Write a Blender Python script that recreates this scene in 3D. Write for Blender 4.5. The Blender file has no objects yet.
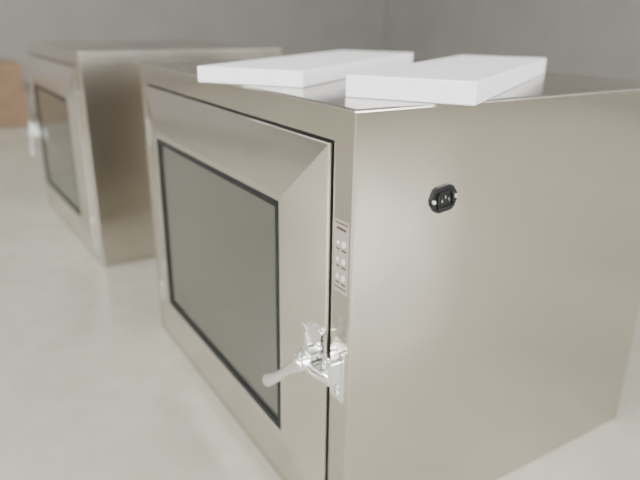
import bpy, bmesh, math, random
from mathutils import Matrix, Vector
random.seed(3)
S = 1.25
H, W, D = .644, .8226, .653
col = bpy.context.scene.collection

# ---------------------------------------------------------------- materials
def new_mat(name):
    m = bpy.data.materials.new(name); m.use_nodes = True
    nt = m.node_tree; b = nt.nodes['Principled BSDF']
    return m, nt, b

def simple(name, c, rough=.5, metal=0, noise=0, nscale=20, bump=0, emis=None, es=0, alpha=1, spec=.5):
    m, nt, b = new_mat(name)
    b.inputs['Base Color'].default_value = (*c, 1)
    b.inputs['Roughness'].default_value = rough
    b.inputs['Metallic'].default_value = metal
    b.inputs['Alpha'].default_value = alpha
    b.inputs['Specular IOR Level'].default_value = spec
    if noise or bump:
        tc = nt.nodes.new('ShaderNodeTexCoord'); n = nt.nodes.new('ShaderNodeTexNoise')
        n.inputs['Scale'].default_value = nscale; n.inputs['Detail'].default_value = 6
        nt.links.new(tc.outputs['Object'], n.inputs['Vector'])
        if noise:
            r = nt.nodes.new('ShaderNodeValToRGB')
            r.color_ramp.elements[0].position = .3; r.color_ramp.elements[1].position = .7
            r.color_ramp.elements[0].color = (*[x*(1-noise) for x in c], 1)
            r.color_ramp.elements[1].color = (*[min(1, x*(1+noise)) for x in c], 1)
            nt.links.new(n.outputs['Fac'], r.inputs['Fac']); nt.links.new(r.outputs['Color'], b.inputs['Base Color'])
        if bump:
            bp = nt.nodes.new('ShaderNodeBump'); bp.inputs['Strength'].default_value = bump; bp.inputs['Distance'].default_value = .002
            nt.links.new(n.outputs['Fac'], bp.inputs['Height']); nt.links.new(bp.outputs['Normal'], b.inputs['Normal'])
    if emis:
        b.inputs['Emission Color'].default_value = (*emis, 1); b.inputs['Emission Strength'].default_value = es
    return m

def steel(name, c, r0, r1, stretch=(500, 500, 5), dv=.035, aniso=.5):
    m, nt, b = new_mat(name)
    b.inputs['Metallic'].default_value = 1
    b.inputs['Anisotropic'].default_value = aniso
    tg = nt.nodes.new('ShaderNodeTangent'); tg.direction_type = 'RADIAL'; tg.axis = 'Z'
    nt.links.new(tg.outputs['Tangent'], b.inputs['Tangent'])
    tc = nt.nodes.new('ShaderNodeTexCoord'); mp = nt.nodes.new('ShaderNodeMapping')
    mp.inputs['Scale'].default_value = stretch
    n = nt.nodes.new('ShaderNodeTexNoise'); n.inputs['Scale'].default_value = 1; n.inputs['Detail'].default_value = 4
    nt.links.new(tc.outputs['Object'], mp.inputs['Vector']); nt.links.new(mp.outputs['Vector'], n.inputs['Vector'])
    n2 = nt.nodes.new('ShaderNodeTexNoise'); n2.inputs['Scale'].default_value = 4; n2.inputs['Detail'].default_value = 2
    nt.links.new(tc.outputs['Object'], n2.inputs['Vector'])
    rr = nt.nodes.new('ShaderNodeMapRange'); rr.inputs['To Min'].default_value = r0; rr.inputs['To Max'].default_value = r1
    nt.links.new(n.outputs['Fac'], rr.inputs['Value']); nt.links.new(rr.outputs['Result'], b.inputs['Roughness'])
    mx = nt.nodes.new('ShaderNodeMix'); mx.data_type = 'RGBA'
    mx.inputs['A'].default_value = (*[x*(1-dv) for x in c], 1); mx.inputs['B'].default_value = (*[x*(1+dv) for x in c], 1)
    nt.links.new(n.outputs['Fac'], mx.inputs['Factor']); nt.links.new(mx.outputs['Result'], b.inputs['Base Color'])
    bp = nt.nodes.new('ShaderNodeBump'); bp.inputs['Strength'].default_value = .5; bp.inputs['Distance'].default_value = .008
    nt.links.new(n2.outputs['Fac'], bp.inputs['Height']); nt.links.new(bp.outputs['Normal'], b.inputs['Normal'])
    return m

M_STEEL = steel('brushed_stainless', (.565, .53, .47), .16, .25)
M_DOOR = steel('brushed_stainless_door', (.68, .645, .585), .13, .22)
M_CHAMB = steel('chamber_steel', (.5, .5, .48), .3, .4)
M_CHROME = simple('chrome', (.88, .88, .88), .12, 1, bump=.1, nscale=60)
M_SCREW = simple('screw_steel', (.75, .74, .72), .25, 1, noise=.05)
M_RUB = simple('black_rubber', (.012, .013, .014), .6, noise=.2, spec=.2)
M_GLASS = simple('tinted_window_glass', (.082, .084, .066), .05, noise=.05, nscale=3, alpha=.8, spec=.9)
M_BLACK = simple('black_plastic', (.008, .008, .009), .4, noise=.2, spec=.3)
M_PIN = simple('brass_pin', (.75, .7, .6), .25, 1, noise=.05)
M_LABEL = simple('panel_film', (.36, .30, .27), .4, .2, noise=.05)
M_LEDW = simple('button_white', (.66, .61, .58), .3, noise=.05)
M_INK = simple('label_ink', (.07, .035, .03), .5, noise=.1)
M_FOAM = simple('white_foam_board', (.86, .85, .88), .55, noise=.02, nscale=60, bump=.15)
M_CARD = simple('cardboard', (.22, .14, .085), .8, noise=.12, nscale=12)
M_TAPE = simple('packing_tape', (.32, .24, .15), .3, noise=.05)
M_WALL = simple('wall_paint', (.30, .27, .23), .8, noise=.06, nscale=3)
M_WALLD = simple('wall_paint_far', (.27, .25, .23), .8, noise=.06, nscale=2)
M_CEIL = simple('ceiling_paint', (.55, .55, .55), .9, noise=.03, nscale=3)
M_TRIM = simple('trim_paint', (.15, .14, .12), .6, noise=.05)
M_WFRAME = simple('aluminium_frame', (.7, .7, .7), .4, .6, noise=.05)
M_ADDED_DAY = simple('daylight_pane', (.9, .95, 1), .3, emis=(.93, .97, 1), es=10)  # glow for the added, unseen windows
M_ADDED_LAMP = simple('lamp_diffuser', (1, 1, 1), .4, emis=(1, .97, .92), es=6)  # glow for the added, unseen ceiling lamps

def floor_mat():
    m, nt, b = new_mat('polished_concrete')
    tc = nt.nodes.new('ShaderNodeTexCoord')
    n1 = nt.nodes.new('ShaderNodeTexNoise'); n1.inputs['Scale'].default_value = 1.2; n1.inputs['Detail'].default_value = 6
    n2 = nt.nodes.new('ShaderNodeTexNoise'); n2.inputs['Scale'].default_value = 14; n2.inputs['Detail'].default_value = 6
    for n in (n1, n2): nt.links.new(tc.outputs['Object'], n.inputs['Vector'])
    mx = nt.nodes.new('ShaderNodeMix'); mx.inputs['Factor'].default_value = .3
    nt.links.new(n1.outputs['Fac'], mx.inputs['A']); nt.links.new(n2.outputs['Fac'], mx.inputs['B'])
    r = nt.nodes.new('ShaderNodeValToRGB')
    r.color_ramp.elements[0].position = .35; r.color_ramp.elements[0].color = (.36, .345, .285, 1)
    r.color_ramp.elements[1].position = .65; r.color_ramp.elements[1].color = (.46, .44, .375, 1)
    nt.links.new(mx.outputs['Result'], r.inputs['Fac']); nt.links.new(r.outputs['Color'], b.inputs['Base Color'])
    b.inputs['Roughness'].default_value = .24
    return m
M_FLOOR = floor_mat()

# ---------------------------------------------------------------- mesh helpers
def obj(name, bm, mat, parent=None, smooth=False):
    me = bpy.data.meshes.new(name); bmesh.ops.recalc_face_normals(bm, faces=bm.faces)
    bm.to_mesh(me); bm.free()
    if smooth:
        for p in me.polygons: p.use_smooth = True
    me.materials.append(mat)
    o = bpy.data.objects.new(name, me); col.objects.link(o)
    if parent: o.parent = parent
    return o

def add_box(bm, a, b, bev=0, seg=2, mtx=None):
    t = bmesh.new(); bmesh.ops.create_cube(t, size=1)
    for v in t.verts: v.co = Vector([(a[i]+b[i])/2 + v.co[i]*(b[i]-a[i]) for i in range(3)])
    if bev: bmesh.ops.bevel(t, geom=t.edges[:], offset=bev, segments=seg, affect='EDGES', profile=.5)
    if mtx: bmesh.ops.transform(t, matrix=mtx, verts=t.verts)
    me = bpy.data.meshes.new('t'); t.to_mesh(me); t.free(); bm.from_mesh(me); bpy.data.meshes.remove(me)

def add_cyl(bm, p, q, r1, r2=None, seg=24, bev=0):
    p, q = Vector(p), Vector(q); r2 = r1 if r2 is None else r2
    t = bmesh.new(); L = (q-p).length
    bmesh.ops.create_cone(t, cap_ends=True, segments=seg, radius1=r1, radius2=r2, depth=L)
    if bev:
        es = [e for e in t.edges if any(len(f.verts) > 4 for f in e.link_faces)]
        bmesh.ops.bevel(t, geom=es, offset=bev, segments=2, affect='EDGES', profile=.5)
    M = Matrix.Translation((p+q)/2) @ (q-p).to_track_quat('Z', 'Y').to_matrix().to_4x4()
    bmesh.ops.transform(t, matrix=M, verts=t.verts)
    me = bpy.data.meshes.new('t'); t.to_mesh(me); t.free(); bm.from_mesh(me); bpy.data.meshes.remove(me)

def add_prism(bm, pts, axis, a, b, bev=0):
    t = bmesh.new()
    mk = (lambda u, v, w: (w, u, v)) if axis == 'x' else (lambda u, v, w: (u, w, v))
    A = [t.verts.new(mk(u, v, a)) for u, v in pts]; B = [t.verts.new(mk(u, v, b)) for u, v in pts]
    n = len(pts); t.faces.new(A); t.faces.new(B[::-1])
    for i in range(n): t.faces.new((A[i], A[(i+1) % n], B[(i+1) % n], B[i]))
    bmesh.ops.recalc_face_normals(t, faces=t.faces)
    if bev: bmesh.ops.bevel(t, geom=t.edges[:], offset=bev, segments=2, affect='EDGES', profile=.5)
    me = bpy.data.meshes.new('t'); t.to_mesh(me); t.free(); bm.from_mesh(me); bpy.data.meshes.remove(me)

def rrect(cu, cv, w, h, r, n=5):
    P = []
    for sx, sy, a0 in ((1, 1, 0), (-1, 1, 90), (-1, -1, 180), (1, -1, 270)):
        for i in range(n+1):
            a = math.radians(a0+90*i/n); P.append((cu+sx*(w/2-r)+r*math.cos(a), cv+sy*(h/2-r)+r*math.sin(a)))
    return P

def sweep(bm, path, sec, n=16):
    rings = []
    P = [Vector(p) for p in path]
    for i, p in enumerate(P):
        t = (P[min(i+1, len(P)-1)]-P[max(i-1, 0)]).normalized()
        side = Vector((1, 0, 0)).cross(t).normalized(); nrm = t.cross(side).normalized()
        a, b = sec[i]
        rings.append([bm.verts.new(p+side*a*math.cos(2*math.pi*k/n)+nrm*b*math.sin(2*math.pi*k/n)) for k in range(n)])
    for i in range(len(rings)-1):
        for k in range(n): bm.faces.new((rings[i][k], rings[i][(k+1) % n], rings[i+1][(k+1) % n], rings[i+1][k]))
    bm.faces.new(rings[0]); bm.faces.new(rings[-1][::-1])

# ---------------------------------------------------------------- pass box
DY0, DY1, DZ0, DZ1 = .046, .772, .030, .600
WY0, WY1, WZ0, WZ1 = .154, .682, .130, .504
def pass_box(loc, rot, mirror):
    root = bpy.data.objects.new('pass_box', None); root.empty_display_size = .2; col.objects.link(root)
    parts = []
    bm = bmesh.new(); add_box(bm, (0, 0, 0), (D, W, H), .0035, 3)
    body = obj('steel_body', bm, M_STEEL, root); parts.append(body)
    bm = bmesh.new(); add_box(bm, (-.05, DY0-.0035, DZ0-.0035), (.028, DY1+.0035, DZ1+.0035))
    add_c = obj('cut', bm, M_CHAMB)
    bm = bmesh.new(); add_box(bm, (-.05, WY0-.04, WZ0-.04), (D-.06, WY1+.02, WZ1+.03))
    add_c2 = obj('cut', bm, M_CHAMB)
    for c in (add_c, add_c2):
        md = body.modifiers.new('b', 'BOOLEAN'); md.operation = 'DIFFERENCE'; md.object = c; md.solver = 'EXACT'
    bpy.context.view_layer.update()
    dg = bpy.context.evaluated_depsgraph_get(); me = bpy.data.meshes.new_from_object(body.evaluated_get(dg))
    body.modifiers.clear(); body.data = me
    for c in (add_c, add_c2): bpy.data.objects.remove(c)
    bm = bmesh.new()
    e = .0035; o0, o1, p0, p1 = DY0-e, DY1+e, DZ0-e, DZ1+e
    for a, b in (((.006, o0, p0), (.028, o0+.016, p1)), ((.006, o1-.016, p0), (.028, o1, p1)),
                 ((.006, o0+.016, p0), (.028, o1-.016, p0+.016)), ((.006, o0+.016, p1-.016), (.028, o1-.016, p1))): add_box(bm, a, b)
    parts.append(obj('door_seal', bm, M_RUB, root))
    def ring(x, y0, y1, z0, z1): return [bm.verts.new(c) for c in ((x, y0, z0), (x, y1, z0), (x, y1, z1), (x, y0, z1))]
    bm = bmesh.new()
    R = [ring(.005, DY0, DY1, DZ0, DZ1), ring(-.004, DY0, DY1, DZ0, DZ1), ring(-.0055, DY0+.002, DY1-.002, DZ0+.002, DZ1-.002),
         ring(-.0165, WY0-.010, WY1+.010, WZ0-.010, WZ1+.010), ring(-.0165, WY0, WY1, WZ0, WZ1), ring(.005, WY0, WY1, WZ0, WZ1)]
    for i in range(6):
        A, B = R[i], R[(i+1) % 6]
        for k in range(4): bm.faces.new((A[k], A[(k+1) % 4], B[(k+1) % 4], B[k]))
    parts.append(obj('door_leaf', bm, M_DOOR, root))
    g = .0105; bm = bmesh.new()
    R = [ring(-.0125, WY0, WY1, WZ0, WZ1), ring(-.0175, WY0+.001, WY1-.001, WZ0+.001, WZ1-.001), ring(-.0165, WY0+g, WY1-g, WZ0+g, WZ1-g), ring(-.0120, WY0+g, WY1-g, WZ0+g, WZ1-g)]
    for i in range(4):
        A, B = R[i], R[(i+1) % 4]
        for k in range(4): bm.faces.new((A[k], A[(k+1) % 4], B[(k+1) % 4], B[k]))
    parts.append(obj('window_gasket', bm, M_RUB, root))
    bm = bmesh.new(); add_box(bm, (-.0122, WY0+.0005, WZ0+.0005), (-.004, WY1-.0005, WZ1-.0005))
    parts.append(obj('window_glass', bm, M_GLASS, root))
    bm = bmesh.new()
    for z in (.12, .50):
        add_cyl(bm, (-.004, DY1+.002, z-.025), (-.004, DY1+.002, z+.025), .004, bev=.001)
        add_box(bm, (-.0016, DY1+.002, z-.022), (.001, DY1+.02, z+.022), .0006)
    parts.append(obj('hinges', bm, M_STEEL, root))
    # latch : keeper on frame
    bm = bmesh.new()
    add_prism(bm, rrect(.0215, .302, .031, .078, .004), 'x', -.0035, .0005, .0006)
    add_box(bm, (-.020, .010, .293), (-.003, .033, .326), .002)
    add_cyl(bm, (-.014, .0215, .289), (-.014, .0215, .330), .0062, bev=.001)
    parts.append(obj('latch_keeper', bm, M_CHROME, root))
    bm = bmesh.new()
    for z in (.271, .281, .334):
        add_cyl(bm, (-.0034, .0215, z), (-.0058, .0215, z), .0042, .0034, bev=.0004)
    parts.append(obj('latch_screws', bm, M_SCREW, root))
    # latch : body on door
    bm = bmesh.new()
    add_prism(bm, rrect(.068, .316, .036, .072, .005), 'x', -.0115, -.004, .0006)
    add_box(bm, (-.030, .052, .297), (-.010, .074, .322), .003)
    add_cyl(bm, (-.008, .060, .310), (-.040, .060, .310), .0125, bev=.0015)
    add_cyl(bm, (-.040, .060, .310), (-.044, .060, .310), .008, .006, bev=.001)
    sweep(bm, [(-.030, .066, .314), (-.030, .054, .325), (-.030, .042, .336), (-.028, .034, .341), (-.024, .028, .340)],
          [(.006, .004), (.0075, .004), (.007, .004), (.006, .004), (.004, .003)])
    sweep(bm, [(-.030, .060, .31), (-.030, .052, .340), (-.031, .054, .356), (-.031, .064, .362)],
          [(.008, .0035), (.007, .0035), (.0065, .003), (.004, .002)])
    sweep(bm, [(-.030, .060, .306), (-.026, .040, .300), (-.022, .024, .300), (-.020, .014, .302)],
          [(.009, .005), (.008, .005), (.008, .005), (.006, .004)])
    parts.append(obj('latch_body', bm, M_CHROME, root, False))
    bm = bmesh.new()
    sweep(bm, [(-.036, .052, .312), (-.037, .060, .306), (-.039, .076, .293), (-.042, .092, .278), (-.045, .106, .265), (-.048, .120, .254), (-.050, .132, .245), (-.0505, .138, .2405), (-.051, .141, .238)],
          [(.009, .004), (.0115, .0055), (.0085, .005), (.007, .0045), (.0075, .0045), (.0095, .0045), (.0098, .0042), (.0075, .0035), (.003, .0015)])
    parts.append(obj('latch_lever', bm, M_CHROME, root, True))
    # control panel on the frame strip
    bm = bmesh.new(); add_prism(bm, rrect(.0215, .464, .030, .094, .002), 'x', -.0012, .0002)
    parts.append(obj('control_panel', bm, M_LABEL, root))
    b2, b3 = bmesh.new(), bmesh.new()
    for i, z in enumerate((.482, .460, .438)):
        add_cyl(b2, (-.0010, .0150, z), (-.0026, .0150, z), .0042, .0038, bev=.0003)
        add_cyl(b2, (-.0010, .0278, z), (-.0022, .0278, z), .0028, .0024, bev=.0002)
        add_box(b3, (-.0016, .0105, z-.0095), (-.0009, .0195, z-.0072))
        add_box(b3, (-.0016, .0240, z-.0090), (-.0009, .0315, z-.0070))
    add_box(b3, (-.0016, .0085, .4225), (-.0009, .0345, .424)); add_box(b3, (-.0016, .012, .499), (-.0009, .031, .502)); add_box(b3, (-.0016, .0085, .5065), (-.0009, .0345, .508))
    parts += [obj('panel_buttons', b2, M_LEDW, root), obj('panel_printing', b3, M_INK, root)]
    # mains inlet on side face
    cx, cz = .138, .5245
    MR = Matrix.Translation((cx, 0, cz)) @ Matrix.Rotation(math.radians(-7), 4, 'Y') @ Matrix.Diagonal((.96, 1, 1.04, 1))
    def T(o): o.data.transform(MR); return o
    bm = bmesh.new()
    outer = [(-.0225, -.004), (-.0225, .004), (-.0165, .0135), (-.011, .0165), (.011, .0165), (.0165, .0135), (.0225, .004), (.0225, -.004), (.0165, -.0135), (.011, -.0165), (-.011, -.0165), (-.0165, -.0135)]
    inner = [(-.0115, -.009), (-.0115, .005), (-.0085, .0085), (.0085, .0085), (.0115, .005), (.0115, -.009)]
    add_prism(bm, outer, 'y', -.0035, .0005, .0006)
    s_out = [(u*1.22, v*1.25) for u, v in inner]
    n = len(inner)
    rings = [[bm.verts.new((u, y, v)) for u, v in pts] for pts, y in ((s_out, -.003), (s_out, -.0062), (inner, -.0062), (inner, -.0036))]
    for i in range(3):
        for k in range(n): bm.faces.new((rings[i][k], rings[i][(k+1) % n], rings[i+1][(k+1) % n], rings[i+1][k]))
    parts.append(T(obj('power_inlet', bm, M_BLACK, root)))
    bm = bmesh.new()
    for u, v in ((-.006, -.001), (0, .003), (.006, -.001)): add_box(bm, (u-.0007, -.0052, v-.002), (u+.0007, -.003, v+.002))
    parts.append(T(obj('inlet_pins', bm, M_PIN, root)))
    bm = bmesh.new()
    for u in (-.0187, .0187):
        add_cyl(bm, (u, -.0034, 0), (u, -.0056, 0), .0035, .0026, bev=.0004)
    parts.append(T(obj('inlet_screws', bm, M_SCREW, root)))
    if mirror:
        MM = Matrix.Translation((0, W, 0)) @ Matrix.Diagonal((1, -1, 1, 1))
        for o in parts: o.data.transform(MM); o.data.flip_normals()
    root.location = loc; root.rotation_euler[2] = rot
    return root

pass_box((0, 0, 0), 0, False)
pass_box((-.035, 1.29, 0), math.radians(2.0), True)

# ---------------------------------------------------------------- white boards on the top
def board(p, q, length, th, z):
    p, q = Vector((*p, 0)), Vector((*q, 0)); w = (q-p).length; u = (q-p).normalized()
    bm = bmesh.new(); add_box(bm, (0, 0, 0), (w, length, th), .0025, 2)
    o = obj('foam_board', bm, M_FOAM)
    o.location = (p.x, p.y, z); o.rotation_euler[2] = math.atan2(u.y, u.x)
board((-.045, .358), (.057, .214), .60, .024, H)
board((.053, .102), (.139, -.039), .56, .028, H)

# ---------------------------------------------------------------- carton in the background
def carton(x0, y0, x1, y1, z0, z1):
    root = bpy.data.objects.new('cardboard_box', None); col.objects.link(root)
    bm = bmesh.new(); add_box(bm, (x0, y0, z0), (x1, y1, z1), .006, 2)
    add_box(bm, (x0+.003, y0+.003, z1-.001), (x1-.003, (y0+y1)/2-.002, z1+.004)); add_box(bm, (x0+.003, (y0+y1)/2+.002, z1-.001), (x1-.003, y1-.003, z1+.004))
    obj('carton_body', bm, M_CARD, root)
    bm = bmesh.new(); ym = (y0+y1)/2
    add_box(bm, (x0-.001, ym-.03, z1-.12), (x0+.001, ym+.03, z1+.005)); add_box(bm, (x0-.001, ym-.03, z1+.0035), (x1+.001, ym+.03, z1+.0055))
    obj('tape', bm, M_TAPE, root)
carton(-.75, 4.22, .15, 4.85, 0, .42)

# ---------------------------------------------------------------- room
X0, X1, Y0, Y1, ZC = -5, 5, -4.5, 6.5, 3.2
def slab(name, a, b, m):
    bm = bmesh.new(); add_box(bm, a, b); return obj(name, bm, m)
slab('floor', (X0-.1, Y0-.1, -.1), (X1+.1, Y1+.1, 0), M_FLOOR)
slab('ceiling', (X0-.1, Y0-.1, ZC), (X1+.1, Y1+.1, ZC+.1), M_CEIL)
slab('wall_left', (X0-.1, Y0, 0), (X0, Y1, ZC), M_WALL)
slab('wall_right', (X1, Y0, 0), (X1+.1, Y1, ZC), M_WALLD)
slab('wall_back', (X0-.1, Y1, 0), (X1+.1, Y1+.1, ZC), M_WALLD)
slab('wall_front', (X0-.1, Y0-.1, 0), (X1+.1, Y0, ZC), M_WALL)
slab('baseboard_back', (X0, Y1-.015, 0), (X1, Y1, .1), M_TRIM)
slab('baseboard_right', (X1-.015, Y0, 0), (X1, Y1, .1), M_TRIM)
def added_window(n, axis, c, w, z0, z1, at):  # unseen windows, added as glowing panels to light the room
    root = bpy.data.objects.new('window_%d' % n, None); col.objects.link(root)
    def B(bm, u0, u1, a, b, d0, d1):
        if axis == 'x': add_box(bm, (at+d0, u0, a), (at+d1, u1, b))
        else: add_box(bm, (u0, at+d0, a), (u1, at+d1, b))
    bm = bmesh.new(); B(bm, c-w/2, c+w/2, z0, z1, .005, .012); obj('pane', bm, M_ADDED_DAY, root)
    bm = bmesh.new(); t = .05
    B(bm, c-w/2-t, c-w/2, z0-t, z1+t, 0, .04); B(bm, c+w/2, c+w/2+t, z0-t, z1+t, 0, .04)
    B(bm, c-w/2, c+w/2, z0-t, z0, 0, .04); B(bm, c-w/2, c+w/2, z1, z1+t, 0, .04); B(bm, c-t/2, c+t/2, z0, z1, .01, .03)
    obj('frame', bm, M_WFRAME, root)
k = 1
for c in (-2.2, .6, 3.4): added_window(k, 'x', c, 2.0, 1.0, 2.6, X0); k += 1
for c in (-2.8, .2, 3.0): added_window(k, 'y', c, 2.0, 1.0, 2.6, Y0); k += 1
for i, (x, y) in enumerate([(-2.6, -2), (-2.6, 1.6), (.6, -2), (3.4, -2), (-2.6, 4.6)]):  # unseen overhead lamps, added to light the scene
    root = bpy.data.objects.new('ceiling_lamp', None); col.objects.link(root)
    bm = bmesh.new(); add_box(bm, (x-.17, y-.8, ZC-.05), (x+.17, y+.8, ZC), .008); obj('housing', bm, M_WFRAME, root)
    bm = bmesh.new(); add_box(bm, (x-.14, y-.77, ZC-.06), (x+.14, y+.77, ZC-.048)); obj('diffuser', bm, M_ADDED_LAMP, root)
    L = bpy.data.lights.new('lamp_light', 'AREA'); L.shape = 'RECTANGLE'; L.size = .28; L.size_y = 1.5; L.energy = 40; L.color = (1, .95, .88)
    o = bpy.data.objects.new('lamp_light', L); col.objects.link(o); o.parent = root; o.location = (x, y, ZC-.065)
def added_day(p, rot, e):  # added area light in front of each invented window, brightens floor and steel
    L = bpy.data.lights.new('window_daylight', 'AREA'); L.shape = 'RECTANGLE'; L.size = 2; L.size_y = 1.6; L.energy = e; L.color = (.95, .975, 1)
    o = bpy.data.objects.new('window_daylight', L); col.objects.link(o); o.location = p; o.rotation_euler = rot
for c in (-2.2, .6, 3.4): added_day((X0+.06, c, 1.8), (math.radians(90), 0, math.radians(-90)), 46)
for c in (-2.8, .2, 3.0): added_day((c, Y0+.06, 1.8), (math.radians(90), 0, 0), 55)

w = bpy.data.worlds.new('World'); bpy.context.scene.world = w; w.use_nodes = True
w.node_tree.nodes['Background'].inputs[0].default_value = (.8, .9, 1, 1); w.node_tree.nodes['Background'].inputs[1].default_value = .6

# ---------------------------------------------------------------- real-world scale
for o in list(bpy.data.objects):
    if o.parent is None:
        o.location = o.location*S; o.scale = o.scale*S
for L in bpy.data.lights: L.energy *= S*S

# ---------------------------------------------------------------- camera
RR = ((0.851, -0.5251, 0.0118), (-0.1696, -0.2959, -0.94), (0.4971, 0.7979, -0.3409))
cd = bpy.data.cameras.new('camera'); cam = bpy.data.objects.new('camera', cd); col.objects.link(cam)
cd.sensor_width = 36; cd.lens = 609.23/640*36; cd.clip_start = .02
r, d, f = [Vector(x).normalized() for x in RR]
Mx = Matrix(((r.x, -d.x, -f.x, 0), (r.y, -d.y, -f.y, 0), (r.z, -d.z, -f.z, 0), (0, 0, 0, 1)))
cam.matrix_world = Matrix.Translation(Vector((-.3877, -.5504, .73651))*S) @ Mx
cd.dof.use_dof = True; cd.dof.focus_distance = .85; cd.dof.aperture_fstop = 2.6
bpy.context.scene.camera = cam
